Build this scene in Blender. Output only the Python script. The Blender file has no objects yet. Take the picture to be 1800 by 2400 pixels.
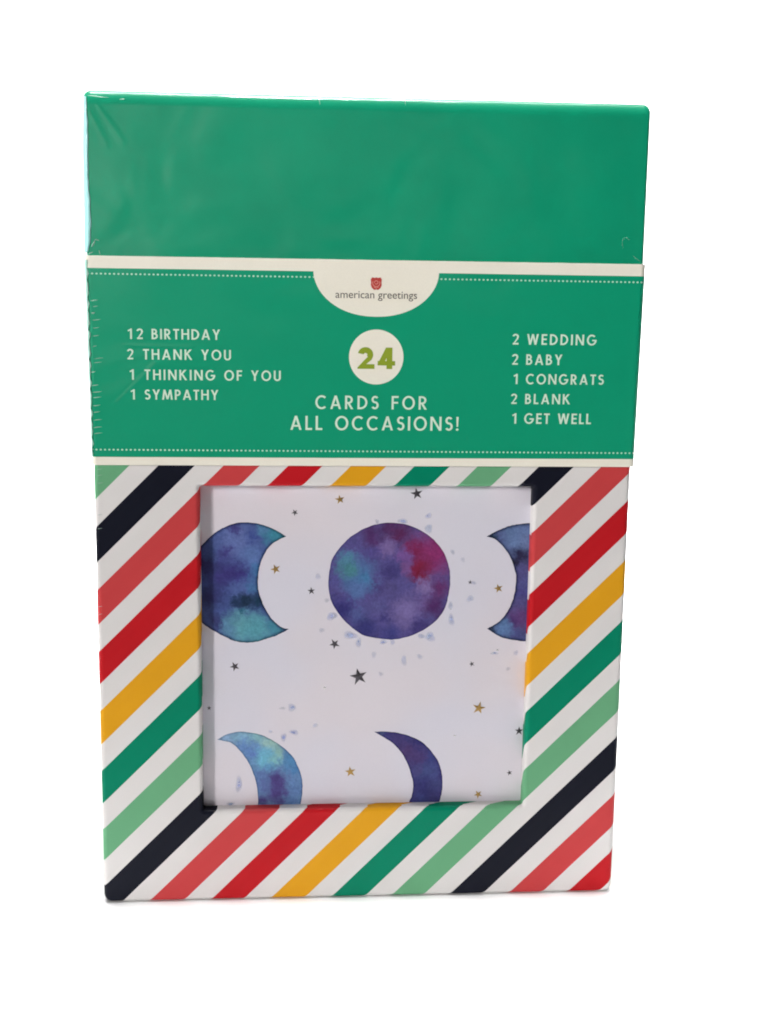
import bpy, bmesh, math, random
from mathutils import Vector, Matrix
from mathutils.geometry import delaunay_2d_cdt
random.seed(4)
scene = bpy.context.scene
COL = scene.collection
MM = 0.001

# ------------------------------------------------------------------ camera, world, lamps, exposure
cam_data = bpy.data.cameras.new("camera")
cam = bpy.data.objects.new("camera", cam_data)
COL.objects.link(cam)
cam.location = (-0.01945866, -0.30504316, 0.15296288)
cam.rotation_euler = (1.39926026, -0.01405744, -0.07527943)
cam_data.sensor_fit = 'HORIZONTAL'
cam_data.sensor_width = 36.0
cam_data.lens = 60.0
cam_data.clip_start = 0.01
cam_data.clip_end = 50.0
scene.camera = cam

world = bpy.data.worlds.new("World")
scene.world = world
world.use_nodes = True
bg = world.node_tree.nodes["Background"]
bg.inputs[0].default_value = (0.92, 0.96, 1.0, 1)
bg.inputs[1].default_value = 0.04

def area(name, loc, target, sx, sy, power, color=(1, 1, 1), spread=180):
    d = bpy.data.lights.new(name, 'AREA')
    d.shape = 'RECTANGLE'; d.size = sx; d.size_y = sy
    d.energy = power; d.color = color; d.spread = math.radians(spread)
    o = bpy.data.objects.new(name, d)
    COL.objects.link(o)
    o.location = loc
    v = Vector(target) - Vector(loc)
    o.rotation_euler = v.to_track_quat('-Z', 'Y').to_euler()
    return o

area("window_key_light", (-1.20, -1.08, 0.64), (0, 0, 0.36), 0.20, 0.50, 1.32, (1.0, 0.965, 0.94), 34)
area("added_soft_fill", (-0.46, -1.6, 0.36), (0, 0, 0.15), 0.42, 0.40, 1.15, (1.0, 0.99, 0.97))  # unseen panel added behind the camera to put a sheen on the lid
area("added_dim_fill", (0.06, -1.7, 0.37), (0, 0, 0.15), 0.50, 0.22, 0.22, (1.0, 0.99, 0.97))  # second unseen lamp, added for sheen patches on the middle of the lid
area("added_table_strip", (0, -0.0245, 0.45), (0, -0.0245, 0), 1.4, 0.061, 0.275, (1, 1, 1), 5)  # unseen overhead strip, added to bring the floor before the box to white
area("added_table_top_fill", (0, 0.52, 1.3), (0, 0.52, 0), 2.2, 0.7, 25.0, (1, 1, 1), 40)  # unseen lamp added overhead to whiten the table behind the box
area("added_backdrop_light", (0, 0.5, 1.1), (0, 1.1, 0.3), 2.2, 0.3, 20.0, (1, 1, 1), 110)  # unseen lamp added to push the backdrop to pure white

scene.view_settings.view_transform = 'Standard'
scene.view_settings.look = 'None'
scene.view_settings.exposure = 0.0
scene.view_settings.gamma = 1.0
scene.view_settings.use_curve_mapping = False
scene.cycles.filter_width = 1.9
scene.cycles.max_bounces = 8

# ------------------------------------------------------------------ helpers
def lin(c):
    c = c / 255.0
    return c / 12.92 if c <= 0.04045 else ((c + 0.055) / 1.055) ** 2.4

def albedo(rgb, k=0.78):
    """base colour of a surface seen as rgb (0-255) under an irradiance factor k"""
    return tuple(min(0.92, lin(v) / k) for v in rgb) + (1.0,)

class X:
    """tiny expression builder over math nodes"""
    nt = None
    def __init__(self, s): self.s = s
    @staticmethod
    def m(op, *a, clamp=False):
        n = X.nt.nodes.new('ShaderNodeMath'); n.operation = op; n.use_clamp = clamp
        for i, v in enumerate(a):
            if isinstance(v, X): X.nt.links.new(v.s, n.inputs[i])
            else: n.inputs[i].default_value = v
        return X(n.outputs[0])
    def __add__(a, b): return X.m('ADD', a, b)
    __radd__ = __add__
    def __sub__(a, b): return X.m('SUBTRACT', a, b)
    def __rsub__(a, b): return X.m('SUBTRACT', b, a)
    def __mul__(a, b): return X.m('MULTIPLY', a, b)
    __rmul__ = __mul__
    def __truediv__(a, b): return X.m('DIVIDE', a, b)
    def gt(a, b): return X.m('GREATER_THAN', a, b)
    def lt(a, b): return X.m('LESS_THAN', a, b)
    def abs(a): return X.m('ABSOLUTE', a)
    def max(a, b): return X.m('MAXIMUM', a, b)
    def min(a, b): return X.m('MINIMUM', a, b)
    def pow(a, b): return X.m('POWER', a, b)
    def smooth(a, lo, hi, t0=0.0, t1=1.0):
        n = X.nt.nodes.new('ShaderNodeMapRange'); n.interpolation_type = 'SMOOTHSTEP'
        X.nt.links.new(a.s, n.inputs[0])
        n.inputs[1].default_value = lo; n.inputs[2].default_value = hi
        n.inputs[3].default_value = t0; n.inputs[4].default_value = t1
        return X(n.outputs[0])

def new_mat(name):
    m = bpy.data.materials.new(name); m.use_nodes = True
    nt = m.node_tree; X.nt = nt
    return m, nt, nt.nodes["Principled BSDF"]

def node(kind, **kw):
    n = X.nt.nodes.new(kind)
    for k, v in kw.items(): setattr(n, k, v)
    return n

def link(a, b): X.nt.links.new(a.s if isinstance(a, X) else a, b)

def mix(fac, a, b, mode='MIX'):
    n = node('ShaderNodeMix', data_type='RGBA', blend_type=mode)
    for sock, v in ((n.inputs[0], fac), (n.inputs[6], a), (n.inputs[7], b)):
        if isinstance(v, X) or hasattr(v, 'is_output'): link(v, sock)
        else: sock.default_value = v
    return n.outputs[2]

def noise(scale, detail=3.0, rough=0.55, vec=None, dist=0.0):
    n = node('ShaderNodeTexNoise')
    n.inputs['Scale'].default_value = scale; n.inputs['Detail'].default_value = detail
    n.inputs['Roughness'].default_value = rough; n.inputs['Distortion'].default_value = dist
    link(vec if vec is not None else node('ShaderNodeTexCoord').outputs['Object'], n.inputs['Vector'])
    return n

def obj_xyz():
    """object coordinates in millimetres"""
    tc = node('ShaderNodeTexCoord'); sp = node('ShaderNodeSeparateXYZ')
    link(tc.outputs['Object'], sp.inputs[0])
    return [X(sp.outputs[i]) * 1000.0 for i in range(3)]

def segment_ridge(x, z, a, b, w0, w1):
    """1 on the segment a-b falling to 0 at width w (widening from w0 to w1)"""
    ax, az = a; bx, bz = b; dx, dz = bx - ax, bz - az; L2 = dx * dx + dz * dz
    t = X.m('MULTIPLY', (x - ax) * dx + (z - az) * dz, 1.0 / L2, clamp=True)
    px = x - ax - t * dx; pz = z - az - t * dz
    d = X.m('SQRT', px * px + pz * pz)
    return (d / (t * (w1 - w0) + w0)).smooth(0.0, 1.0, 1.0, 0.0)

def film_coat(bsdf, coarse=0.00045, fine=0.000015, ridges=None, rough=0.16, weight=1.0):
    """clear shrink film drawn tight over the printed board: a coat with its own slightly wavy normal"""
    bsdf.inputs['Coat Weight'].default_value = weight
    bsdf.inputs['Coat Roughness'].default_value = rough
    bsdf.inputs['Coat IOR'].default_value = 1.5
    h = X(noise(38.0, 2.0, 0.5, dist=0.6).outputs['Fac']) * coarse + X(noise(420.0, 2.0).outputs['Fac']) * fine
    if ridges is not None: h = h + ridges
    bp = node('ShaderNodeBump'); bp.inputs['Strength'].default_value = 1.0; bp.inputs['Distance'].default_value = 1.0
    link(h, bp.inputs['Height'])
    link(bp.outputs['Normal'], bsdf.inputs['Coat Normal'])

def paper_grain(col, amount=0.035):
    g = X(noise(2600.0, 2.0, 0.7).outputs['Fac']) * (2 * amount) + (1 - amount)
    big = X(noise(60.0, 2.0, 0.5).outputs['Fac']) * 0.05 + 0.975
    v = node('ShaderNodeCombineColor'); gb = g * big
    for i in range(3): link(gb, v.inputs[i])
    return mix(1.0, col, v.outputs[0], 'MULTIPLY')

def paper_base(bsdf, rough=0.55):
    bsdf.inputs['Roughness'].default_value = rough
    bsdf.inputs['Specular IOR Level'].default_value = 0.12

def obj(name, me, mats, parent=None, weighted=False):
    o = bpy.data.objects.new(name, me)
    for m in (mats if isinstance(mats, (list, tuple)) else [mats]): me.materials.append(m)
    COL.objects.link(o)
    if weighted:
        wn = o.modifiers.new("weighted_normals", 'WEIGHTED_NORMAL'); wn.keep_sharp = True; wn.weight = 100
    if parent is not None:
        o.parent = parent
        if parent.parent is None:        # parts below a part stay in world millimetres already
            o.matrix_parent_inverse = Matrix.Translation(-parent.location)
    return o

def tag(o, label, cat, kind=None):
    o['label'] = label; o['category'] = cat
    if kind: o['kind'] = kind
    return o

# ------------------------------------------------------------------ rounded boxes made of matched loops, with an unfolded uv map
def loop_pts(x0, x1, z0, z1, r, n_side=1, n_c=6):
    """rounded rectangle, counter-clockwise from bottom left; always the same number of points"""
    r = max(r, 1e-6)
    out = []
    for cx, cz, a0 in ((x1 - r, z0 + r, -90), (x1 - r, z1 - r, 0), (x0 + r, z1 - r, 90), (x0 + r, z0 + r, 180)):
        for k in range(n_c + 1):
            a = math.radians(a0 + 90.0 * k / n_c)
            out.append((cx + r * math.cos(a), cz + r * math.sin(a)))
    return out

def skin(bm, uvl, loops, close_first=False, close_last=False, flip=False):
    """loops: list of (points, y, uv points) in mm"""
    rows = []
    for pts, y, uv in loops:
        rows.append(([bm.verts.new((p[0] * MM, y * MM, p[1] * MM)) for p in pts], uv))
    def face(vs, us):
        if flip: vs, us = vs[::-1], us[::-1]
        f = bm.faces.new(vs); f.smooth = True
        for l, u in zip(f.loops, us): l[uvl].uv = u
        return f
    for (a, ua), (b, ub) in zip(rows, rows[1:]):
        n = len(a)
        for i in range(n):
            j = (i + 1) % n
            face([a[i], b[i], b[j], a[j]], [ua[i], ub[i], ub[j], ua[j]])
    if close_first: face(rows[0][0], rows[0][1])
    if close_last: face(rows[-1][0][::-1], rows[-1][1][::-1])

def edge_loops(x0, x1, z0, z1, y_front, y_back, rs, rb, rt, rc, sub=7):
    """front face edge -> rounded edge (side radius rs, bottom rb, top rt) -> side -> rounded back"""
    loops = []
    rmax = max(rs, rb, rt)
    arc = math.pi / 2
    for k in range(sub + 1):
        a = arc * k / sub
        s, c = 1 - math.sin(a), 1 - math.cos(a)
        pts = loop_pts(x0 + rs * s, x1 - rs * s, z0 + rb * s, z1 - rt * s, max(rc - rs * s, 0.25 * rc))
        uv = loop_pts(x0 + rs - rs * a, x1 - rs + rs * a, z0 + rb - rb * a, z1 - rt + rt * a, max(rc - rs * s, 0.25 * rc))
        loops.append((pts, y_front + rmax * c if rs == rb == rt else y_front + (rs + rt) * 0.5 * c, uv))
    e = rs * (arc - 1)
    d = y_back - y_front - rmax
    pts = loop_pts(x0, x1, z0, z1, rc)
    loops.append((pts, y_back - rs, loop_pts(x0 - e - d, x1 + e + d, z0 - e - d, z1 + e + d, rc)))
    for k in range(1, 4):
        a = arc * k / 3
        s, c = 1 - math.cos(a), math.sin(a)
        pts = loop_pts(x0 + rs * s, x1 - rs * s, z0 + rs * s, z1 - rs * s, max(rc - rs * s, 0.25 * rc))
        loops.append((pts, y_back - rs + rs * c, loop_pts(x0 - e - d - rs * a, x1 + e + d + rs * a, z0 - e - d - rs * a, z1 + e + d + rs * a, rc)))
    return loops

def mesh_from(bm, name):
    me = bpy.data.meshes.new(name)
    bm.normal_update(); bm.to_mesh(me); bm.free()
    return me

def flat_smooth(me, deg=40):
    try:
        me.set_sharp_from_angle(angle=math.radians(deg))
    except Exception:
        pass

# ------------------------------------------------------------------ flat print: polygons united by a constrained triangulation
def print_mesh(name, polys, y, holes=()):
    vs, fs = [], []
    for p in polys:
        area2 = sum(p[i][0] * p[(i + 1) % len(p)][1] - p[(i + 1) % len(p)][0] * p[i][1] for i in range(len(p)))
        if area2 < 0: p = p[::-1]
        b = len(vs); vs += [Vector(q) for q in p]; fs.append(list(range(b, b + len(p))))
    rv, re, rf, _ov, _oe, of = delaunay_2d_cdt(vs, [], fs, 1, 1e-5)
    rf = [f for f, src in zip(rf, of) if src]      # drop the counters of O, D, B ...
    bm = bmesh.new()
    bv = [bm.verts.new((v[0] * MM, y * MM, v[1] * MM)) for v in rv]
    for f in rf:
        try: bm.faces.new([bv[i] for i in f])
        except ValueError: pass
    for f in bm.faces:
        f.normal_update()
        if f.normal.y > 0: f.normal_flip()
    return mesh_from(bm, name)

def stroke(p, q, w):
    (x0, y0), (x1, y1) = p, q
    d = math.hypot(x1 - x0, y1 - y0) or 1e-9
    nx, ny = -(y1 - y0) / d * w / 2, (x1 - x0) / d * w / 2
    return [(x0 + nx, y0 + ny), (x0 - nx, y0 - ny), (x1 - nx, y1 - ny), (x1 + nx, y1 + ny)]

def diag(p, q, w):
    """slanted stroke cut off horizontally at both ends"""
    (x0, y0), (x1, y1) = p, q
    d = math.hypot(x1 - x0, y1 - y0); h = w / 2 * d / abs(y1 - y0)
    return [(x0 - h, y0), (x0 + h, y0), (x1 + h, y1), (x1 - h, y1)]

def arc_polys(cx, cy, rx, ry, a0, a1, w, n=22):
    out = []; pts = []
    for k in range(n + 1):
        a = math.radians(a0 + (a1 - a0) * k / n)
        ca, sa = math.cos(a), math.sin(a)
        pts.append(((cx + (rx + w / 2) * ca, cy + (ry + w / 2) * sa), (cx + (rx - w / 2) * ca, cy + (ry - w / 2) * sa)))
    for (o0, i0), (o1, i1) in zip(pts, pts[1:]): out.append([o0, o1, i1, i0])
    return out

def glyph(ch, w):
    """geometric capitals, cap height 1; returns polygons and the advance width without side bearings"""
    h = w / 2; S, D, A = stroke, diag, arc_polys
    if ch == 'I': return [S((h, 0), (h, 1), w)], w
    if ch == '1':
        return [S((.30, 0), (.30, 1), w), [(.30, 1), (.30, 1 - w * 1.05), (.06, 1 - w * 1.9), (.02, 1 - w * 1.0)]], .30 + h
    if ch == 'T': return [S((0, 1 - h), (.50, 1 - h), w), S((.25, 0), (.25, 1), w)], .50
    if ch == 'L': return [S((h, 0), (h, 1), w), S((0, h), (.42, h), w)], .42
    if ch == 'E': return [S((h, 0), (h, 1), w), S((0, h), (.47, h), w), S((0, 1 - h), (.47, 1 - h), w), S((0, .52), (.44, .52), w * .95)], .47
    if ch == 'F': return [S((h, 0), (h, 1), w), S((0, 1 - h), (.46, 1 - h), w), S((0, .50), (.43, .50), w * .95)], .46
    if ch == 'H': return [S((h, 0), (h, 1), w), S((.66 - h, 0), (.66 - h, 1), w), S((0, .53), (.66, .53), w * .95)], .66
    if ch == 'N': return [S((h, 0), (h, 1), w), S((.72 - h, 0), (.72 - h, 1), w), D((h * 1.15, 1), (.72 - h * 1.15, 0), w)], .72
    if ch == 'A': return [D((.085, 0), (.37, 1), w), D((.655, 0), (.37, 1), w), S((.16, .29), (.58, .29), w * .9)], .74
    if ch == 'K': return [S((h, 0), (h, 1), w), D((h, .44), (.52, 1), w), D((.24, .58), (.57, 0), w)], .66
    if ch == 'W': return [D((.085, 1), (.27, 0), w), D((.27, 0), (.50, 1), w), D((.50, 1), (.73, 0), w), D((.73, 0), (.915, 1), w)], 1.0
    if ch == 'M': return [D((.075, 0), (.20, 1), w), D((.20, 1), (.46, .05), w), D((.46, .05), (.72, 1), w), D((.72, 1), (.845, 0), w)], .92
    if ch == 'Y': return [D((.09, 1), (.33, .44), w), D((.57, 1), (.33, .44), w), S((.33, 0), (.33, .50), w)], .66
    if ch == 'O': return A(.42, .5, .42 - h, .515 - h, 0, 360, w, 40), .84
    if ch == 'C': return A(.42, .5, .42 - h, .515 - h, 48, 312, w, 32), .72
    if ch == 'G': return A(.42, .5, .42 - h, .515 - h, 46, 356, w, 36) + [S((.46, .46), (.83, .46), w * .95)], .84
    if ch == 'D': return [S((h, 0), (h, 1), w), S((0, h), (.22, h), w), S((0, 1 - h), (.22, 1 - h), w)] + A(.20, .5, .46 - h, .5 - h, -90, 90, w), .66
    if ch == 'U': return [S((h, .30), (h, 1), w), S((.60 - h, .30), (.60 - h, 1), w)] + A(.30, .305, .30 - h, .315 - h, 180, 360, w), .60
    def bowl(x, r, lo, hi, n=16):
        return A(x, (lo + hi) / 2, r - h - x, (hi - lo) / 2, -90, 90, w, n)
    if ch == 'P': return [S((h, 0), (h, 1), w), S((0, 1 - h), (.23, 1 - h), w), S((0, .45), (.23, .45), w)] + bowl(.22, .51, .45, 1 - h), .51
    if ch == 'R': return [S((h, 0), (h, 1), w), S((0, 1 - h), (.23, 1 - h), w), S((0, .46), (.23, .46), w), D((.22, .46), (.47, 0), w)] + bowl(.22, .51, .46, 1 - h), .57
    if ch == 'B': return [S((h, 0), (h, 1), w), S((0, 1 - h), (.22, 1 - h), w), S((0, .53), (.23, .53), w), S((0, h), (.23, h), w)] + bowl(.21, .47, .53, 1 - h) + bowl(.22, .53, h, .53), .53
    if ch == 'S': return A(.255, (1 - h + .525) / 2, .17, (1 - h - .525) / 2, 32, 268, w, 18) + A(.245, (.525 + h) / 2, .18, (.525 - h) / 2, 92, -150, w, 18), .49
    if ch == '2': return A(.25, .745, .225 - h * .4, .265 - h, 172, -38, w, 20) + [[(.02, 0), (.02 + w * .4, 0), (.02 + w * .4, 0), (.49, .56), (.40, .70), (.02, w * .25)], S((.02, h), (.50, h), w)], .50
    if ch == '4': return [D((.085, .25), (.38, 1), w), S((.02, .27), (.58, .27), w * .95), S((.40, 0), (.40, 1), w)], .58
    if ch == '!': return [[(0, 1), (w * 1.05, 1), (w * .85, .28), (w * .2, .28)], A(h, .09, .045, .045, 0, 360, .09, 14)[0]] + A(h, .085, .0425, .0425, 0, 360, .085, 14), w
    raise KeyError(ch)

def text_polys(s, x0, z0, x1, hgt, w=.165, space=.50, wide=1.12):
    gl = [None if c == ' ' else glyph(c, w) for c in s]
    tot = sum(space if g is None else g[1] * wide for g in gl)
    track = ((x1 - x0) / hgt - tot) / (len(s) - 1)
    polys = []; x = 0.0
    for g in gl:
        if g is None: x += space + track; continue
        for p in g[0]: polys.append([(x0 + (x + q[0] * wide) * hgt, z0 + q[1] * hgt) for q in p])
        x += g[1] * wide + track
    return polys

# ------------------------------------------------------------------ measured shapes (millimetres)
MOONS = {'left': ((60, 74, 124), [(-19.37, 93.27), (-21.75, 94.81), (-24.75, 96.09), (-27.0, 96.6), (-29.24, 96.8), (-31.49, 96.59), (-33.48, 95.96), (-35.48, 94.99), (-37.23, 93.79), (-39.49, 91.5), (-41.26, 88.94), (-42.3, 84.83), (-42.6, 80.97), (-42.39, 77.09), (-41.3, 73.44), (-39.69, 71.35), (-37.44, 69.76), (-33.67, 67.64), (-31.65, 66.84), (-29.88, 66.56), (-28.11, 66.55), (-26.33, 66.8), (-24.3, 67.45), (-22.27, 68.09), (-20.24, 69.0), (-18.64, 69.96), (-19.86, 70.13), (-21.0, 70.71), (-22.14, 71.77), (-23.28, 73.08), (-24.42, 75.05), (-25.3, 77.01), (-26.0, 79.09), (-26.29, 81.17), (-26.16, 83.76), (-25.78, 86.08), (-24.77, 88.66), (-23.26, 90.97), (-21.25, 92.38)], [(-31.51, 92.0, 5.96, (84, 98, 150)), (-27.28, 88.4, 3.89, (78, 100, 150)), (-26.28, 84.79, 2.85, (62, 102, 148)), (-21.5, 93.91, 4.41, (55, 118, 138)), (-24.76, 95.58, 2.33, (70, 110, 145)), (-27.26, 93.53, 2.07, (56, 70, 125)), (-31.49, 95.32, 2.07, (58, 55, 110)), (-34.07, 83.52, 5.7, (52, 48, 104)), (-31.06, 83.77, 3.11, (50, 46, 104)), (-34.03, 89.44, 2.33, (58, 56, 112)), (-30.33, 79.63, 3.89, (68, 84, 135)), (-26.8, 80.65, 2.33, (60, 95, 138)), (-37.87, 78.36, 4.41, (40, 42, 85)), (-38.8, 86.11, 3.63, (42, 44, 88)), (-29.86, 70.76, 5.44, (84, 138, 150)), (-26.07, 69.95, 4.93, (76, 134, 148)), (-29.33, 77.16, 2.72, (24, 42, 64)), (-26.31, 77.14, 2.46, (24, 48, 70)), (-31.6, 77.04, 2.07, (28, 44, 72)), (-33.4, 70.26, 2.59, (80, 120, 150)), (-21.76, 70.71, 2.33, (62, 120, 140)), (-30.1, 74.43, 1.17, (38, 80, 100)), (-36.41, 72.37, 2.59, (50, 55, 100))]), 'full': ((74, 68, 120), [(6.2, 96.73), (9.76, 96.35), (13.61, 94.8), (16.97, 92.48), (19.6, 89.1), (20.97, 85.45), (21.3, 82.05), (20.99, 78.64), (20.17, 75.22), (18.42, 72.33), (15.63, 69.96), (12.05, 68.13), (7.68, 67.09), (3.81, 67.39), (0.2, 68.07), (-2.9, 70.07), (-5.99, 73.25), (-8.06, 76.67), (-8.85, 80.07), (-8.87, 83.45), (-8.14, 87.34), (-6.39, 90.18), (-3.63, 93.14), (-0.11, 95.32), (2.91, 96.35)], [(-1.5, 83.43, 5.96, (68, 98, 142)), (-4.34, 87.33, 2.85, (70, 110, 140)), (-4.06, 85.26, 2.85, (64, 112, 122)), (0.04, 82.12, 2.33, (62, 105, 145)), (-1.97, 79.52, 3.11, (72, 95, 142)), (17.29, 89.37, 7.26, (118, 42, 92)), (13.53, 85.21, 4.41, (108, 28, 58)), (12.42, 89.89, 3.11, (108, 32, 72)), (13.57, 83.12, 2.07, (100, 22, 48)), (8.53, 94.03, 4.15, (78, 36, 76)), (1.94, 93.52, 3.89, (70, 44, 90)), (5.96, 95.84, 2.85, (72, 42, 85)), (5.53, 90.42, 2.85, (104, 86, 136)), (9.64, 88.34, 2.33, (100, 70, 128)), (1.99, 89.39, 2.33, (72, 64, 120)), (6.64, 84.71, 3.11, (60, 54, 106)), (10.21, 85.22, 2.07, (104, 72, 124)), (10.39, 74.22, 5.19, (102, 90, 140)), (15.17, 80.24, 2.85, (110, 92, 140)), (14.72, 76.83, 2.85, (92, 76, 126)), (6.2, 79.49, 3.11, (72, 66, 114)), (17.84, 75.5, 3.89, (68, 38, 84)), (18.77, 79.97, 3.11, (86, 44, 92)), (-5.75, 74.83, 4.41, (46, 44, 100)), (-7.85, 82.15, 2.33, (72, 70, 124)), (-1.4, 73.49, 3.11, (70, 78, 128)), (0.19, 69.53, 4.41, (48, 48, 102)), (6.38, 67.9, 3.63, (54, 54, 110)), (13.55, 70.5, 2.85, (58, 50, 104)), (3.19, 75.57, 2.85, (76, 74, 124)), (5.28, 72.4, 1.04, (54, 50, 104)), (3.63, 80.81, 1.81, (66, 58, 108))]), 'right': ((70, 76, 120), [(40.57, 96.62), (38.01, 96.36), (35.96, 95.97), (34.18, 95.32), (31.89, 94.28), (30.07, 93.2), (31.16, 92.99), (32.46, 92.47), (34.58, 90.38), (36.21, 88.03), (37.48, 84.63), (37.86, 82.53), (37.65, 79.37), (37.08, 76.73), (35.86, 74.09), (34.11, 71.71), (32.32, 70.52), (30.91, 69.71), (32.9, 68.39), (35.02, 67.31), (37.92, 66.67), (40.55, 66.39), (43.16, 66.58), (43.43, 74.05), (43.41, 81.98), (43.13, 89.85), (43.17, 96.1)], [(38.65, 92.46, 5.44, (88, 110, 150)), (35.49, 94.54, 2.85, (80, 100, 138)), (31.66, 93.51, 1.56, (50, 70, 95)), (38.53, 88.03, 2.85, (38, 38, 66)), (37.29, 86.46, 1.56, (36, 36, 60)), (38.95, 83.31, 3.11, (70, 68, 116)), (39.09, 78.83, 3.37, (62, 60, 112)), (39.03, 72.74, 4.15, (80, 58, 108)), (37.77, 71.42, 1.81, (70, 48, 100)), (34.69, 69.58, 3.37, (80, 108, 150)), (38.93, 67.68, 2.33, (62, 66, 112)), (31.82, 69.73, 1.3, (48, 66, 92))]), 'bl': ((88, 118, 158), [(-36.54, 41.42), (-34.35, 42.74), (-31.27, 43.43), (-28.45, 43.2), (-25.37, 42.49), (-22.29, 40.82), (-19.7, 38.89), (-17.76, 36.82), (-16.59, 34.62), (-15.41, 31.32), (-15.14, 28.02), (-15.65, 23.89), (-15.83, 22.51), (-26.56, 22.7), (-26.45, 24.08), (-26.44, 26.83), (-26.95, 30.13), (-27.72, 32.88), (-29.25, 36.17), (-31.3, 38.91), (-33.08, 40.56), (-34.88, 41.12)], [(-34.36, 41.93, 3.37, (122, 150, 180)), (-30.51, 42.42, 2.85, (112, 148, 172)), (-26.92, 41.83, 2.85, (118, 158, 168)), (-23.32, 40.43, 2.85, (130, 162, 158)), (-21.25, 38.23, 2.33, (120, 156, 152)), (-28.47, 38.87, 2.85, (88, 120, 170)), (-24.87, 36.38, 3.63, (98, 156, 178)), (-21.77, 35.79, 2.07, (112, 160, 165)), (-18.15, 36.01, 2.85, (72, 116, 156)), (-17.11, 32.99, 2.33, (66, 108, 152)), (-23.32, 33.63, 2.33, (84, 130, 165)), (-25.4, 32.02, 2.33, (82, 104, 150)), (-21.51, 30.04, 3.63, (66, 56, 108)), (-21.25, 26.74, 3.89, (68, 58, 112)), (-25.4, 29.01, 2.33, (78, 92, 140)), (-16.84, 28.6, 2.33, (80, 106, 150)), (-17.61, 25.31, 2.33, (78, 104, 148)), (-25.15, 25.16, 2.07, (66, 58, 112)), (-27.7, 37.5, 1.3, (86, 112, 168))]), 'br': ((54, 52, 102), [(2.81, 43.07), (6.2, 43.03), (9.87, 42.44), (13.03, 41.31), (15.68, 39.63), (17.84, 37.13), (19.47, 34.64), (20.33, 31.59), (20.52, 28.82), (20.32, 26.05), (19.71, 23.55), (19.35, 21.89), (11.53, 22.03), (12.02, 23.96), (12.78, 26.17), (12.99, 28.94), (12.41, 31.71), (11.58, 34.2), (9.95, 37.25), (7.82, 39.74), (5.44, 41.41)], [(3.86, 42.92, 1.56, (70, 80, 120)), (8.58, 41.09, 3.11, (60, 52, 100)), (12.04, 37.76, 3.63, (68, 52, 96)), (14.17, 36.36, 2.85, (64, 52, 98)), (14.62, 40.19, 2.33, (46, 44, 94)), (17.87, 35.76, 2.33, (50, 54, 104)), (16.36, 31.93, 3.37, (62, 70, 118)), (13.71, 32.79, 2.07, (64, 62, 110)), (15.91, 28.06, 3.63, (46, 46, 96)), (18.54, 28.85, 2.33, (56, 58, 104)), (14.92, 24.47, 2.85, (52, 56, 106)), (18.36, 24.69, 2.07, (54, 52, 100))])}
STARS = [(-6.3, 102.48, 1.08, 'gold', 10), (-17.26, 99.25, 0.75, 'dark', 30), (-21.96, 85.1, 1.13, 'gold', 20), (-13.15, 79.59, 0.86, 'dark', 5), (-7.33, 66.01, 1.24, 'dark', 30), (12.55, 103.95, 1.4, 'dark', 10), (26.32, 81.65, 0.54, 'dark', 0), (33.45, 80.06, 1.08, 'gold', 15), (-32.08, 60.42, 1.13, 'dark', 25), (-38.48, 49.72, 0.54, 'dark', 0), (-1.22, 57.55, 1.99, 'dark', 12), (-9.71, 54.7, 0.48, 'silver', 0), (-3.08, 32.5, 1.34, 'gold', 8), (27.26, 60.58, 0.65, 'dark', 20), (29.4, 48.96, 1.51, 'gold', -12), (23.4, 41.74, 0.38, 'silver', 0), (39.88, 42.78, 1.08, 'dark', 0), (37.75, 31.6, 0.7, 'dark', 15), (29.8, 25.88, 1.02, 'gold', 30), (21.56, 74.76, 0.27, 'silver', 0), (33.71, 64.09, 0.43, 'silver', 40)]
SPLAT = [(15.57, 98.43, 0.86, 0.65, 0.5), (15.64, 95.23, 1.08, 0.97, 0.5), (9.22, 97.15, 1.08, 0.65, 0.7), (2.91, 96.99, 0.54, 0.54, 0.4), (21.76, 89.36, 0.54, 0.65, 0.4), (24.36, 87.4, 0.54, 0.65, 0.3), (26.43, 77.47, 0.86, 0.86, 0.4), (27.18, 81.5, 0.65, 0.43, 0.4), (21.54, 75.74, 0.65, 0.86, 0.5), (21.79, 72.05, 0.75, 1.4, 0.55), (16.57, 67.7, 1.29, 1.08, 0.65), (14.37, 67.88, 0.86, 0.65, 0.5), (4.85, 66.45, 0.97, 0.54, 0.6), (7.16, 66.43, 0.65, 0.65, 0.5), (-8.02, 73.16, 1.29, 0.97, 0.6), (-3.42, 68.22, 1.51, 1.08, 0.6), (-1.31, 66.34, 0.75, 1.08, 0.6), (-10.56, 69.58, 0.65, 0.65, 0.3), (-11.56, 83.25, 0.75, 0.65, 0.35), (-9.32, 77.19, 0.54, 0.65, 0.25), (10.08, 61.62, 0.75, 1.18, 0.5), (2.55, 63.22, 0.65, 0.75, 0.35), (14.09, 62.62, 0.75, 0.65, 0.35), (4.39, 58.16, 0.65, 0.54, 0.3), (32.93, 63.32, 0.86, 0.43, 0.6), (38.4, 63.39, 0.54, 0.75, 0.35), (36.57, 59.22, 0.54, 0.54, 0.25), (-17.9, 49.66, 1.08, 0.86, 0.65), (-20.25, 49.47, 0.75, 0.43, 0.3), (-17.39, 43.17, 1.18, 0.65, 0.65), (-19.96, 41.86, 0.75, 0.97, 0.6), (-12.01, 44.9, 0.65, 0.65, 0.35), (-23.23, 43.4, 0.54, 0.43, 0.4), (-31.22, 29.6, 0.86, 1.83, 0.6), (-33.36, 24.4, 1.08, 0.43, 0.7)]
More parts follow.
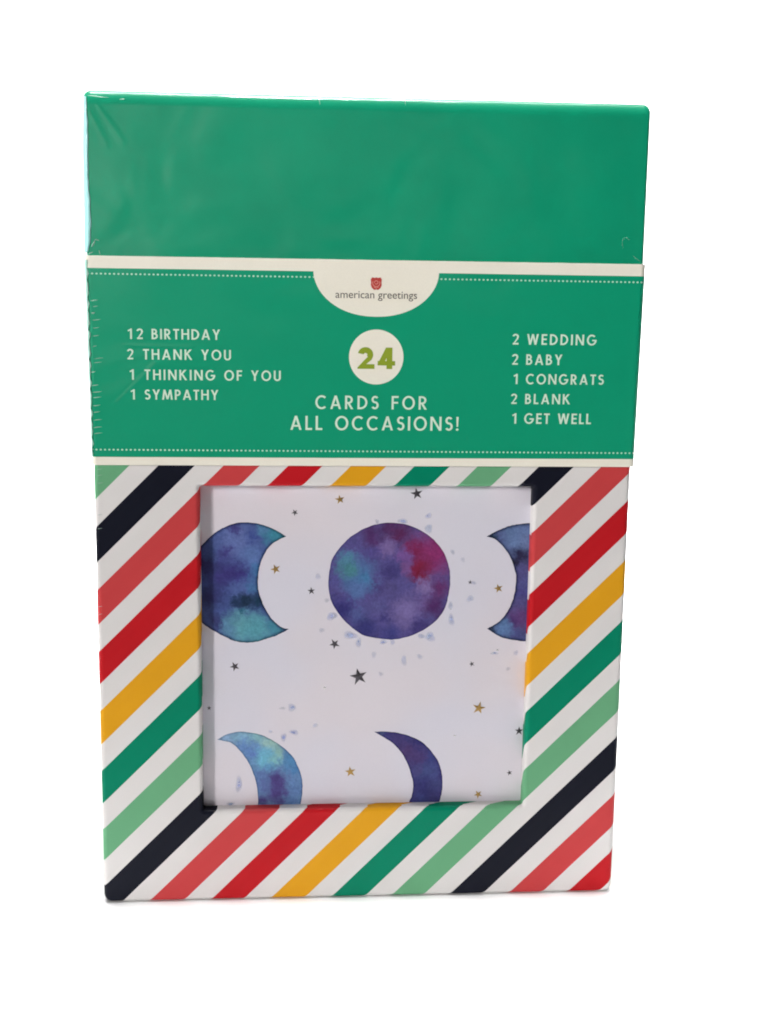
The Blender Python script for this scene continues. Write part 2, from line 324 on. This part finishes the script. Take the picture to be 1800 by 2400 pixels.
TEXTS = [('12 BIRTHDAY', -56.23, 140.96, -34.82, 2.42), ('2 THANK YOU', -56.37, 136.24, -32.33, 2.42), ('1 THINKING OF YOU', -56.12, 131.5, -20.68, 2.42), ('1 SYMPATHY', -55.96, 126.88, -35.33, 2.38), ('2 WEDDING', 34.38, 140.66, 54.69, 2.52), ('2 BABY', 34.39, 135.88, 46.53, 2.5), ('1 CONGRATS', 34.68, 131.26, 56.83, 2.44), ('2 BLANK', 34.45, 126.5, 48.82, 2.44), ('1 GET WELL', 34.63, 121.74, 54.12, 2.52), ('CARDS FOR', -12.49, 124.97, 14.21, 3.2), ('ALL OCCASIONS!', -18.45, 119.94, 21.84, 3.35)]
WRINKLES = [(-64.6, 149.63, -62.77, 149.87, 0.16, -0.85), (-64.43, 146.82, -63.54, 147.04, 0.3, -0.85), (-64.03, 148.26, -62.8, 148.49, 0.12, -0.85), (-64.25, 145.2, -62.26, 145.44, 0.14, -0.85), (-64.21, 143.36, -62.61, 143.59, 0.13, -0.85), (-64.25, 141.51, -62.71, 141.74, 0.13, -0.85), (-64.31, 139.04, -63.32, 139.27, 0.14, -0.85), (-64.17, 136.26, -61.85, 136.5, 0.1, -0.85), (-64.19, 135.33, -62.18, 135.56, 0.1, -0.85), (-64.86, 133.15, -63.77, 133.37, 0.2, -0.85), (-64.72, 130.03, -63.08, 130.26, 0.16, -0.85), (-64.66, 128.47, -62.34, 128.71, 0.15, -0.85), (-64.6, 127.22, -62.53, 127.45, 0.13, -0.85), (-64.65, 125.34, -62.72, 125.57, 0.15, -0.85), (-64.56, 123.77, -62.92, 124.0, 0.14, -0.85), (-64.51, 121.88, -62.5, 122.12, 0.13, -0.85), (-64.56, 120.15, -62.54, 120.38, 0.14, -0.85), (-64.5, 118.73, -62.41, 118.96, 0.12, -0.85), (-64.1, 106.79, -62.65, 106.98, 0.11, -0.05), (-64.28, 99.16, -63.04, 99.35, 0.11, -0.05), (-64.16, 110.12, -62.79, 110.31, 0.11, -0.05), (-64.12, 108.64, -62.89, 108.83, 0.11, -0.05), (-64.59, 76.64, -63.56, 76.83, 0.11, -0.05), (-64.57, 74.72, -63.61, 74.91, 0.11, -0.05), (-64.29, 95.79, -63.12, 95.98, 0.11, -0.05), (-64.11, 161.82, -63.2, 163.57, 0.42, -0.45), (-63.2, 163.57, -62.22, 163.26, 0.3, -0.45), (-64.81, 160.22, -63.66, 160.74, 0.24, -0.45), (-62.42, 161.19, -62.14, 160.22, 0.2, -0.45), (-64.36, 195.36, -59.43, 194.96, 0.2, -0.45), (-57.08, 194.6, -55.78, 194.73, 0.2, -0.45), (62.53, 162.01, 64.98, 160.35, 0.3, -0.45), (59.91, 165.14, 60.68, 166.14, 0.3, -0.45), (60.68, 166.14, 61.74, 165.56, 0.25, -0.45), (59.91, 165.14, 60.19, 163.56, 0.25, -0.45), (-28.44, 196.34, -28.44, 195.87, 0.2, -0.45), (-12.05, 196.0, -11.75, 194.51, 0.2, -0.45), (7.62, 196.3, 7.94, 194.8, 0.16, -0.45)]
FOLD = [(-65.14, 195.16, -64.71), (-65.32, 190.05, -64.46), (-65.46, 186.32, -64.46), (-65.58, 179.76, -64.58), (-65.58, 175.98, -64.58), (-65.58, 172.19, -64.33), (-65.68, 166.48, -64.28), (-65.73, 162.65, -64.57), (-65.69, 160.53, -65.21)]

# ------------------------------------------------------------------ materials of the box
CREAM = albedo((236, 226, 212), .86)
GREEN = albedo((0, 142, 105), .82)
STRIPE_WHITE = albedo((207, 204, 203), .84)
STRIPES = [albedo(c, .86) for c in ((18, 20, 32), (186, 62, 64), (178, 24, 32), (210, 150, 28), (0, 122, 92), (98, 158, 118))]

def mat_plain(name, col, rough=0.6):
    m, nt, b = new_mat(name)
    link(paper_grain(col, .02), b.inputs['Base Color']); paper_base(b, rough)
    return m

def mat_lid():
    m, nt, b = new_mat("green_lid_board")
    x, y, z = obj_xyz()
    blot = X(noise(45.0, 3.0, .6).outputs['Fac']).smooth(.3, .75)
    g2 = tuple(c * .90 for c in GREEN[:3]) + (1,)
    link(paper_grain(mix(blot, GREEN, g2), .07), b.inputs['Base Color']); paper_base(b)
    r = segment_ridge(x, z, (-63.4, 191.4), (-60.2, 184.8), .9, 1.5) + segment_ridge(x, z, (-61.8, 193.1), (-56.6, 185.6), .9, 1.6)
    film_coat(b, coarse=.0011, ridges=r * .00004, rough=.22, weight=.8)
    return m

def mat_sleeve():
    m, nt, b = new_mat("printed_sleeve_paper")
    x, y, z = obj_xyz()
    front = y.lt(0.0)
    bands = z.gt(157.1).max(z.lt(113.25))
    # half-oval tab hanging from the top band
    ex = ((x - 1.66).abs() / 14.75).pow(2.15); ez = ((157.2 - z).max(0.0) / 10.4).pow(1.9)
    tab = (ex + ez).lt(1.0) * front
    # round badge
    bx = x - 1.87; bz = z - 137.35
    badge = (bx * bx + bz * bz).lt(6.46 * 6.46) * front
    # two dotted rules
    def dots(zc, slope):
        dz = z - (x * slope + zc)
        dx = X.m('PINGPONG', x + y * 0.0, 0.50)
        return (dx * dx + dz * dz * 1.5).lt(.245 * .245)
    dotted = dots(155.75, -.0012) * (1.0 - tab)
    dotted = dotted.max(dots(114.85, -.0022))
    dcol = albedo((176, 214, 196), .86)
    col = mix(dotted, GREEN, dcol)
    col = mix(bands.max(tab).max(badge), col, CREAM)
    link(paper_grain(col, .045), b.inputs['Base Color']); paper_base(b)
    r = segment_ridge(x, z, (-57, 139.5), (-42, 139.0), .5, 1.2) + segment_ridge(x, z, (-59, 126), (-50, 135), .8, 1.4)
    film_coat(b, coarse=.0008, ridges=r * .00005, rough=.22, weight=.8)
    return m

def mat_stripes():
    m, nt, b = new_mat("diagonal_stripe_board")
    uv = node('ShaderNodeUVMap'); uv.uv_map = "unfolded"
    sp = node('ShaderNodeSeparateXYZ'); link(uv.outputs[0], sp.inputs[0])
    u, v = X(sp.outputs[0]), X(sp.outputs[1])
    wob = (X(noise(90.0, 1.0).outputs['Fac']) - .5) * .10
    t = X.m('FRACT', (u - v + wob + (69.25 + 916.0)) / 91.6)
    cr = node('ShaderNodeValToRGB'); cr.color_ramp.interpolation = 'CONSTANT'
    els = cr.color_ramp.elements
    while len(els) < 12: els.new(0.5)
    for k in range(6):
        els[2 * k].position = k / 6; els[2 * k].color = STRIPES[k]
        els[2 * k + 1].position = k / 6 + .0912; els[2 * k + 1].color = STRIPE_WHITE
    link(t, cr.inputs[0])
    link(paper_grain(cr.outputs[0], .035), b.inputs['Base Color']); paper_base(b, .6); b.inputs['Specular IOR Level'].default_value = .05
    film_coat(b, coarse=.0004, rough=.24, weight=.12)
    return m

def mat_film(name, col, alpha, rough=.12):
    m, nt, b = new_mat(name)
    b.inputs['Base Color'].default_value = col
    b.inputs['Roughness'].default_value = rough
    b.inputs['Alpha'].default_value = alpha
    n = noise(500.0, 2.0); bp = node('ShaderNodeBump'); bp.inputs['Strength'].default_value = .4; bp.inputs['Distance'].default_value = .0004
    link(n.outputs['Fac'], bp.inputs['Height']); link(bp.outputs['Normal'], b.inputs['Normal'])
    return m

# ------------------------------------------------------------------ setting: white table running up into a white backdrop
def build_backdrop():
    m, nt, b = new_mat("white_sweep_paper")
    b.inputs['Base Color'].default_value = (.93, .93, .93, 1); b.inputs['Roughness'].default_value = .9
    b.inputs['Specular IOR Level'].default_value = 0.0
    bm = bmesh.new()
    prof = [(-.6, 0), (.75, 0)]
    for k in range(1, 13):
        a = math.pi / 2 * k / 12
        prof.append((.75 + .35 * math.sin(a), .35 - .35 * math.cos(a)))
    prof.append((1.10, 1.7))
    rows = [[bm.verts.new((x, y, z)) for x in (-1.6, 1.6)] for y, z in prof]
    for a, c in zip(rows, rows[1:]):
        f = bm.faces.new((a[0], a[1], c[1], c[0])); f.smooth = True
    o = obj("backdrop", mesh_from(bm, "backdrop"), m)
    tag(o, "plain white seamless surface under and behind the card box", "backdrop", "structure")
build_backdrop()

# ------------------------------------------------------------------ the card box
box = bpy.data.objects.new("card_box", None)
COL.objects.link(box)
box.location = (0, .03, 0); box.empty_display_size = .05
tag(box, "tall green and diagonally striped boxed greeting card set with a square window", "card box")

# striped body with the window opening in its front panel
bm = bmesh.new(); uvl = bm.loops.layers.uv.new("unfolded")
hx0, hx1, hz0, hz1, hr = -40.05, 40.85, 24.05, 106.15, 1.1
hole = [(loop_pts(hx0, hx1, hz0, hz1, .5), 3.29, loop_pts(hx0 + 2.82, hx1 - 2.82, hz0 + 2.82, hz1 - 2.82, .5)),
        (loop_pts(hx0, hx1, hz0, hz1, .5), hr, loop_pts(hx0 + .63, hx1 - .63, hz0 + .63, hz1 - .63, .5))]
for k in range(1, 8):
    a = math.pi / 2 * k / 7
    e = hr * (1 - math.cos(a)); g = hr - hr * (math.pi / 2 - a)
    hole.append((loop_pts(hx0 - e, hx1 + e, hz0 - e, hz1 + e, .5 + e), hr - hr * math.sin(a), loop_pts(hx0 - g, hx1 + g, hz0 - g, hz1 + g, .5 + e)))
outer = edge_loops(-65.0, 64.9, 0.0, 195.6, 0.0, 60.0, 1.3, 1.3, 1.3, 2.1)
skin(bm, uvl, hole + outer, close_last=True)
me = mesh_from(bm, "box_body"); flat_smooth(me)
body = obj("box_body", me, mat_stripes(), box, True)
body['label'] = "white box body with navy, coral, red, yellow and green diagonal stripes and a square window"

# green lid
bm = bmesh.new(); uvl = bm.loops.layers.uv.new("unfolded")
skin(bm, uvl, edge_loops(-65.45, 65.7, 157.0, 196.75, -.42, 60.5, 1.0, .2, 3.4, 1.9), close_first=True, close_last=True)
me = mesh_from(bm, "lid"); flat_smooth(me)
lid = obj("lid", me, mat_lid(), box, True)

# printed paper sleeve round the middle
def build_sleeve():
    bm = bmesh.new()
    def ring(z, o, widen):
        pts = loop_pts(-65.35 - widen + o, 65.55 + widen + o * -1, -.85 + o, 61.0 - o, max(1.5 - o, .6), n_c=8)
        return [bm.verts.new((p[0] * MM, p[1] * MM, z * MM)) for p in pts]
    zs = [(111.3, 0), (111.42, 0), (127, .15), (143, .32), (159.78, .5), (159.9, .5)]
    def bridge(A, B, flip=False):
        n = len(A)
        for i in range(n):
            j = (i + 1) % n
            f = bm.faces.new([A[i], A[j], B[j], B[i]][::-1 if flip else 1]); f.smooth = True
    outer = [ring(z, .1 if k in (0, len(zs) - 1) else 0, w) for k, (z, w) in enumerate(zs)]
    inner = [ring(z, .38, w) for z, w in zs]
    for a, c in zip(outer, outer[1:]): bridge(a, c)
    for a, c in zip(inner, inner[1:]): bridge(a, c, True)
    bridge(inner[0], outer[0]); bridge(outer[-1], inner[-1])
    me = mesh_from(bm, "sleeve"); flat_smooth(me, 50)
    return obj("sleeve", me, mat_sleeve(), box, True)
sleeve = build_sleeve()
sleeve['label'] = "green paper sleeve with cream edges, dotted rules, half-oval tab and round badge"

# writing on the sleeve
YT = -.885
mint = mat_plain("pale_lettering_ink", albedo((198, 222, 204), .86))
olive = mat_plain("olive_numeral_ink", albedo((134, 152, 46), .86))
rose_red = mat_plain("rose_red_ink", albedo((176, 66, 62), .86))
grey_ink = mat_plain("grey_logo_ink", albedo((84, 78, 72), .86))
WORD = {'12 BIRTHDAY': 5.55, '2 THANK YOU': 3.65, '1 THINKING OF YOU': 3.65, '1 SYMPATHY': 3.45, '2 WEDDING': 3.45,
        '2 BABY': 3.4, '1 CONGRATS': 3.2, '2 BLANK': 3.4, '1 GET WELL': 3.15}
for s, x0, z0, x1, hgt in TEXTS:
    if s in WORD:
        num, rest = s.split(' ', 1)
        wn = {'12': 3.25}.get(num, 1.95 if num == '2' else 1.2)
        if num == '1': polys = text_polys('1 ', x0 + .15, z0, x0 + 3, hgt, .155)
        elif num == '2': polys = text_polys('2 ', x0, z0, x0 + 3, hgt, .155)
        else: polys = text_polys('12', x0, z0, x0 + 3.5, hgt, .155)
        polys += text_polys(rest, x0 + WORD[s], z0, x1, hgt, .155, .34)
    else:
        polys = text_polys(s, x0, z0, x1, hgt, .14, .40)
    obj("lettering", print_mesh("lettering", polys, YT), mint, sleeve)

def bold_numerals():
    x0, z0, sc = -2.72, 134.55, 5.05
    w = .27
    two = arc_polys(.40, .66, .225, .215, 168, -42, w, 20) + [[(.03, 0), (.83, 0), (.83, .22), (.44, .22), (.70, .44), (.58, .62), (.36, .42), (.03, .06)]]
    four = [diag((1.10, .20), (1.50, 1), .25), stroke((.98, .27), (1.80, .27), .21), stroke((1.53, 0), (1.53, 1), w * 1.0)]
    return [[(x0 + p[0] * sc, z0 + p[1] * sc) for p in q] for q in two + four]
obj("number", print_mesh("number", bold_numerals(), YT), olive, sleeve)

# rose emblem and the maker's name on the tab
def emblem():
    cx, cz = 1.64, 154.5
    pts = [(-1.30, .95), (-.95, 1.42), (-.35, 1.28), (0, 1.40), (.40, 1.28), (.95, 1.42), (1.30, .95), (1.22, .2), (1.28, -.35), (1.0, -1.05), (.45, -1.48), (0, -1.38), (-.45, -1.48), (-1.0, -1.05), (-1.28, -.35), (-1.22, .2)]
    return [[(cx + a, cz + b) for a, b in pts]], cx, cz
ep, ecx, ecz = emblem()
em = obj("rose_emblem", print_mesh("rose_emblem", ep, YT), rose_red, sleeve)
pale = mat_plain("pale_petal_ink", albedo((214, 150, 138), .86))
lines = arc_polys(ecx, ecz + .25, .42, .38, 200, -130, .13, 14) + arc_polys(ecx, ecz + .1, .86, .8, 150, 300, .13, 12) + arc_polys(ecx, ecz + .1, .86, .8, 30, -60, .13, 10) + [stroke((ecx - .55, ecz - .75), (ecx, ecz - 1.1), .13), stroke((ecx + .55, ecz - .75), (ecx, ecz - 1.1), .13)]
obj("rose_petal_lines", print_mesh("rose_petal_lines", lines, YT - .015), pale, sleeve)

def font_print(name, body_text, x0, x1, z0, y, m, parent, xh):
    c = bpy.data.curves.new(name, 'FONT'); c.body = body_text; c.resolution_u = 6
    o = bpy.data.objects.new(name, c); COL.objects.link(o)
    dg = bpy.context.evaluated_depsgraph_get()
    me = bpy.data.meshes.new_from_object(o.evaluated_get(dg))
    bpy.data.objects.remove(o); bpy.data.curves.remove(c)
    xs = [v.co.x for v in me.vertices]; lo, hi = min(xs), max(xs)
    sx = (x1 - x0) / (hi - lo)
    for v in me.vertices:
        px, pz = x0 + (v.co.x - lo) * sx, z0 + v.co.y * xh
        v.co = (px * MM, y * MM, pz * MM)
    me.materials.clear(); me.name = name
    return obj(name, me, m, parent)
font_print("maker_name", "american greetings", -7.9, 11.3, 151.05, YT, grey_ink, sleeve, 2.55)

# ------------------------------------------------------------------ shrink film: the fold standing off the lid's edge and the small puckers
def build_film():
    pts = [Vector(p) for p in FOLD]
    rows = []
    bm = bmesh.new()
    def sample(t):
        f = t * (len(FOLD) - 1); i = min(int(f), len(FOLD) - 2); k = f - i
        return [FOLD[i][c] * (1 - k) + FOLD[i + 1][c] * k for c in range(3)]
    N = 60
    for k in range(N + 1):
        xo, z, xi = sample(k / N)
        xi += .22 + .05 * math.sin(k * .9); xo -= .22
        w = xi - xo
        prof = [(xo + .35, 5.0), (xo + .05, 2.2), (xo, 1.0), (xo + w * .22, .1), (xo + w * .6, -.40), (xi, -.52), (xi, -.47), (xo + w * .6, -.34), (xo + w * .26, .16), (xo + .05, 1.05), (xo + .1, 2.2), (xo + .4, 5.0)]
        rows.append([bm.verts.new((px * MM, py * MM, z * MM)) for px, py in prof])
    n = len(rows[0])
    for a, c in zip(rows, rows[1:]):
        for i in range(n):
            j = (i + 1) % n
            f = bm.faces.new((a[i], a[j], c[j], c[i])); f.smooth = True
    bm.faces.new(rows[0][::-1]); bm.faces.new(rows[-1])
    bmesh.ops.recalc_face_normals(bm, faces=bm.faces)
    film = obj("shrink_film", mesh_from(bm, "shrink_film"), mat_film("film_fold_painted_sheen", (.50, .96, .95, 1), 1.0), box)  # opaque cyan base colour stands in for light reflected by the clear film
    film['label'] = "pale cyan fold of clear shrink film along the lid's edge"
    # the film's rounded corner running on down the sleeve, its highlight painted pale mint
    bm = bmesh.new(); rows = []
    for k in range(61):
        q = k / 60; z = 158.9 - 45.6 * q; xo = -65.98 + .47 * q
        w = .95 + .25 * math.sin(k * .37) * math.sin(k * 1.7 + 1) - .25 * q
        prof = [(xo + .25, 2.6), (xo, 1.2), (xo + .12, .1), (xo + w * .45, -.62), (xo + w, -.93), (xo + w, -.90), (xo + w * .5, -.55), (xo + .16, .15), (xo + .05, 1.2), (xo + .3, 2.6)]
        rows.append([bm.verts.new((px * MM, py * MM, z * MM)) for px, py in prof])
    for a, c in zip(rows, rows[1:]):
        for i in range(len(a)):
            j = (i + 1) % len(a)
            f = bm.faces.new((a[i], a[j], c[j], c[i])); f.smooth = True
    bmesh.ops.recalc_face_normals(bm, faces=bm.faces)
    obj("film_corner", mesh_from(bm, "film_corner"), mat_film("film_corner_painted_highlight", (.60, .98, .86, 1), .75), film)
    # puckers: slim raised ridges of the same film
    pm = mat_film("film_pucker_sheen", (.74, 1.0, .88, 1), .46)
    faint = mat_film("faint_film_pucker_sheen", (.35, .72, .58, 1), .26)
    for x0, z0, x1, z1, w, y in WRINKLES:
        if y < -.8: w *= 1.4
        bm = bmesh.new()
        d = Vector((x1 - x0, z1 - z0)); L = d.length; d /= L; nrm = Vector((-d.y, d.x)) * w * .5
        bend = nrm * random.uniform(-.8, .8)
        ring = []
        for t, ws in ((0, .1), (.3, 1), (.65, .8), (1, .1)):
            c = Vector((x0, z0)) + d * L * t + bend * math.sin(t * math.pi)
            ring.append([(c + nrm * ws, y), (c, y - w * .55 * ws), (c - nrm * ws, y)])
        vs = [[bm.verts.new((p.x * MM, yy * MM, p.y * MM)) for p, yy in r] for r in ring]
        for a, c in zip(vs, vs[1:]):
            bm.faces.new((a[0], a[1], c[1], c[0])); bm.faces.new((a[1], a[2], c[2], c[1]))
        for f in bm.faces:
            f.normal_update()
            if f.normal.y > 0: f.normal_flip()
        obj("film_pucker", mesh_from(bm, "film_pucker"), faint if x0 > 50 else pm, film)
build_film()

# ------------------------------------------------------------------ the greeting card behind the window
YC = 3.35
def mat_card():
    m, nt, b = new_mat("lavender_card_stock")
    a = albedo((203, 197, 204), .82); c = albedo((198, 196, 207), .82)
    t = X(noise(28.0, 2.0).outputs['Fac']).smooth(.35, .65)
    link(paper_grain(mix(t, a, c), .025), b.inputs['Base Color']); paper_base(b, .45)
    b.inputs['Specular IOR Level'].default_value = .25
    return m
bm = bmesh.new()
bmesh.ops.create_cube(bm, size=1.0, matrix=Matrix.Translation((.0, (YC + .25) * MM, .0766)) @ Matrix.Diagonal((.124, .0005, .150, 1)))
card = obj("greeting_card", mesh_from(bm, "greeting_card"), mat_card())
tag(card, "lavender greeting card with watercolour moons and foil stars seen through the box window", "greeting card")

def mat_wash(name, base, blobs, k=.76, rim_lo=.5, rim_w=.6):
    m, nt, b = new_mat(name)
    tc = node('ShaderNodeTexCoord')
    sc = node('ShaderNodeVectorMath', operation='SCALE'); link(tc.outputs['Object'], sc.inputs[0]); sc.inputs['Scale'].default_value = 1000.0
    n1 = noise(230.0, 5.0, .62); n2 = noise(900.0, 3.0, .6)
    def off(n, amp):
        s = node('ShaderNodeVectorMath', operation='SUBTRACT'); link(n.outputs['Color'], s.inputs[0]); s.inputs[1].default_value = (.5, .5, .5)
        q = node('ShaderNodeVectorMath', operation='SCALE'); link(s.outputs[0], q.inputs[0]); q.inputs['Scale'].default_value = amp
        return q
    p = node('ShaderNodeVectorMath', operation='ADD'); link(sc.outputs[0], p.inputs[0]); link(off(n1, 5.2).outputs[0], p.inputs[1])
    p2 = node('ShaderNodeVectorMath', operation='ADD'); link(p.outputs[0], p2.inputs[0]); link(off(n2, 3.4).outputs[0], p2.inputs[1])
    fl = node('ShaderNodeVectorMath', operation='MULTIPLY'); link(p2.outputs[0], fl.inputs[0]); fl.inputs[1].default_value = (1, 0, 1)
    col = albedo(base, k)
    for x, z, r, c in blobs:
        d = node('ShaderNodeVectorMath', operation='DISTANCE'); link(fl.outputs[0], d.inputs[0]); d.inputs[1].default_value = (x, 0, z)
        f = X(d.outputs['Value']).smooth(r * .12, r * 1.22, 1.0, 0.0)
        col = mix(f, col, albedo(c, k))
    gran = X(noise(1500.0, 4.0, .75).outputs['Fac']).smooth(.25, .75, .84, 1.16)
    at = node('ShaderNodeAttribute'); at.attribute_name = 'edge'
    rim = (X(at.outputs['Fac']) + (X(n2.outputs['Fac']) - .5) * .5).smooth(.0, rim_w, rim_lo, 1.0)
    bloom = X(noise(420.0, 6.0, .68, dist=.8).outputs['Fac']).smooth(.28, .72, .88, 1.15)
    v = node('ShaderNodeCombineColor'); g = gran * rim * bloom
    for i in range(3): link(g, v.inputs[i])
    link(mix(1.0, col, v.outputs[0], 'MULTIPLY'), b.inputs['Base Color']); paper_base(b, .55)
    return m

def smooth_outline(pts, sub=4):
    n = len(pts); out = []
    for i in range(n):
        p0, p1, p2, p3 = (Vector(pts[(i + k) % n]) for k in (-1, 0, 1, 2))
        a, c = (p1 - p0), (p2 - p1)
        sharp1 = a.length and c.length and a.angle(c) > 1.2
        e = (p3 - p2)
        sharp2 = e.length and c.length and c.angle(e) > 1.2
        if sharp1: p0 = p1 - c
        if sharp2: p3 = p2 + c
        for k in range(sub):
            t = k / sub
            out.append(.5 * ((2 * p1) + (p2 - p0) * t + (2 * p0 - 5 * p1 + 4 * p2 - p3) * t * t + (3 * p1 - p0 - 3 * p2 + p3) * t ** 3))
    return out

def build_moon(key, label):
    base, pts, blobs = MOONS[key]
    rim = [Vector((p.x + random.uniform(-.05, .05), p.y + random.uniform(-.05, .05))) for p in smooth_outline(pts)]
    n = len(rim)
    x0, x1 = min(p.x for p in rim), max(p.x for p in rim); z0, z1 = min(p.y for p in rim), max(p.y for p in rim)
    def dist(q):
        best = 1e9; inside = False
        for i in range(n):
            a, b = rim[i], rim[(i + 1) % n]
            ab = b - a; t = max(0, min(1, (q - a).dot(ab) / max(ab.length_squared, 1e-12)))
            best = min(best, (a + ab * t - q).length)
            if (a.y > q.y) != (b.y > q.y) and q.x < (b.x - a.x) * (q.y - a.y) / (b.y - a.y) + a.x: inside = not inside
        return best if inside else -best
    extra = []
    st = .62
    for i in range(int((x1 - x0) / st) + 1):
        for j in range(int((z1 - z0) / st) + 1):
            q = Vector((x0 + (i + .5 * (j % 2)) * st, z0 + j * st))
            d = dist(q)
            if d > .3: extra.append(q)
    rv, re, rf, *_ = delaunay_2d_cdt(rim + extra, [], [list(range(n))], 1, 1e-5)
    me = bpy.data.meshes.new("moon")
    me.from_pydata([(v[0] * MM, (YC - .02) * MM, v[1] * MM) for v in rv], [], [tuple(f) for f in rf])
    bmm = bmesh.new(); bmm.from_mesh(me)
    for f in bmm.faces:
        f.normal_update()
        if f.normal.y > 0: f.normal_flip()
    bmm.to_mesh(me); bmm.free()
    at = me.attributes.new('edge', 'FLOAT', 'POINT')
    for i, v in enumerate(me.vertices):
        at.data[i].value = max(0.0, dist(Vector((v.co.x / MM, v.co.z / MM))))
    o = obj("moon", me, mat_wash("moon_wash_" + key, base, blobs, .76, {"left": .30, "right": .26, "full": .74}.get(key, .6), {"left": .85, "right": .95}.get(key, .6)), card)
    o['label'] = label
for key, label in (('left', "blue and teal crescent moon opening to the right, cut by the window's edge"), ('full', "full round moon in purple, blue and crimson watercolour"),
                   ('right', "slate blue crescent moon opening to the left, cut by the window's edge"), ('bl', "pale blue crescent moon with a purple lower part"),
                   ('br', "slim indigo crescent moon")):
    build_moon(key, label)

# foil stars stamped on the card
def mat_foil(name, col, rough):
    m, nt, b = new_mat(name)
    b.inputs['Base Color'].default_value = col; b.inputs['Metallic'].default_value = 1.0; b.inputs['Roughness'].default_value = rough
    n = noise(1800.0, 2.0); bp = node('ShaderNodeBump'); bp.inputs['Strength'].default_value = .5; bp.inputs['Distance'].default_value = .0002
    link(n.outputs['Fac'], bp.inputs['Height']); link(bp.outputs['Normal'], b.inputs['Normal'])
    return m
FOIL = {'gold': mat_foil("gold_foil", (.46, .29, .10, 1), .38), 'dark': mat_foil("dark_silver_foil", (.11, .10, .115, 1), .32), 'silver': mat_foil("silver_foil", (.75, .74, .76, 1), .25)}
for x, z, r, k, rot in STARS:
    bm = bmesh.new()
    out, hub = [], []
    for i in range(10):
        a = math.radians(90 + rot + 36 * i); rr = r * random.uniform(1.05, 1.25) if i % 2 == 0 else r * .43
        px, pz = x + rr * math.cos(a), z + rr * math.sin(a)
        out.append(bm.verts.new((px * MM, (YC - .03) * MM, pz * MM)))
    c = bm.verts.new((x * MM, (YC - .03 - r * .09) * MM, z * MM))
    for i in range(10): bm.faces.new((c, out[i], out[(i + 1) % 10]))
    for f in bm.faces:
        f.normal_update()
        if f.normal.y > 0: f.normal_flip()
    s = obj("foil_star", mesh_from(bm, "foil_star"), FOIL[k], card)

# pale blue paint spatter round the moons
def build_spatter():
    m, nt, b = new_mat("pale_blue_spatter")
    at = node('ShaderNodeAttribute'); at.attribute_name = 'strength'
    n = X(noise(900.0, 3.0).outputs['Fac']).smooth(.2, .8, .6, 1.2)
    a = X(at.outputs['Fac']).pow(.8) * n
    link(mix(X(noise(300.0, 1.0).outputs['Fac']).smooth(.4, .6), albedo((138, 152, 200), .72), albedo((140, 160, 192), .72)), b.inputs['Base Color'])
    X.m('MULTIPLY', a, 1.0, clamp=True); cl = X.m('MULTIPLY', a, 1.0, clamp=True)
    link(cl, b.inputs['Alpha']); paper_base(b, .6)
    vs, fs, st = [], [], []
    for x, z, rx, rz, k in [(a, b, c, d, e * .62) for a, b, c, d, e in SPLAT]:
        rings = 4; n = 22; b0 = len(vs); f1, f2 = random.uniform(0, 6), random.uniform(0, 6)
        ph = [1 + .16 * math.sin(2 * math.pi * 2 * i / n + f1) + .12 * math.sin(2 * math.pi * 3 * i / n + f2) for i in range(n)]
        vs.append((x * MM, (YC - .01) * MM, z * MM)); st.append(k)
        for q in range(1, rings + 1):
            t = q / rings
            for i in range(n):
                a_ = 2 * math.pi * i / n; p = 1 + (ph[i] - 1) * t
                vs.append(((x + rx * 1.15 * t * p * math.cos(a_)) * MM, (YC - .01) * MM, (z + rz * 1.15 * t * p * math.sin(a_)) * MM))
                st.append((k * .95, k * .75, k * .42, 0.0)[q - 1])
        for i in range(n):
            j = (i + 1) % n
            fs.append((b0, b0 + 1 + i, b0 + 1 + j))
            for q in range(rings - 1):
                o1 = b0 + 1 + q * n; o2 = o1 + n
                fs.append((o1 + i, o2 + i, o2 + j, o1 + j))
    me = bpy.data.meshes.new("paint_spatter"); me.from_pydata(vs, [], fs)
    at2 = me.attributes.new('strength', 'FLOAT', 'POINT')
    for i, k in enumerate(st): at2.data[i].value = k
    obj("paint_spatter", me, m, card)
build_spatter()
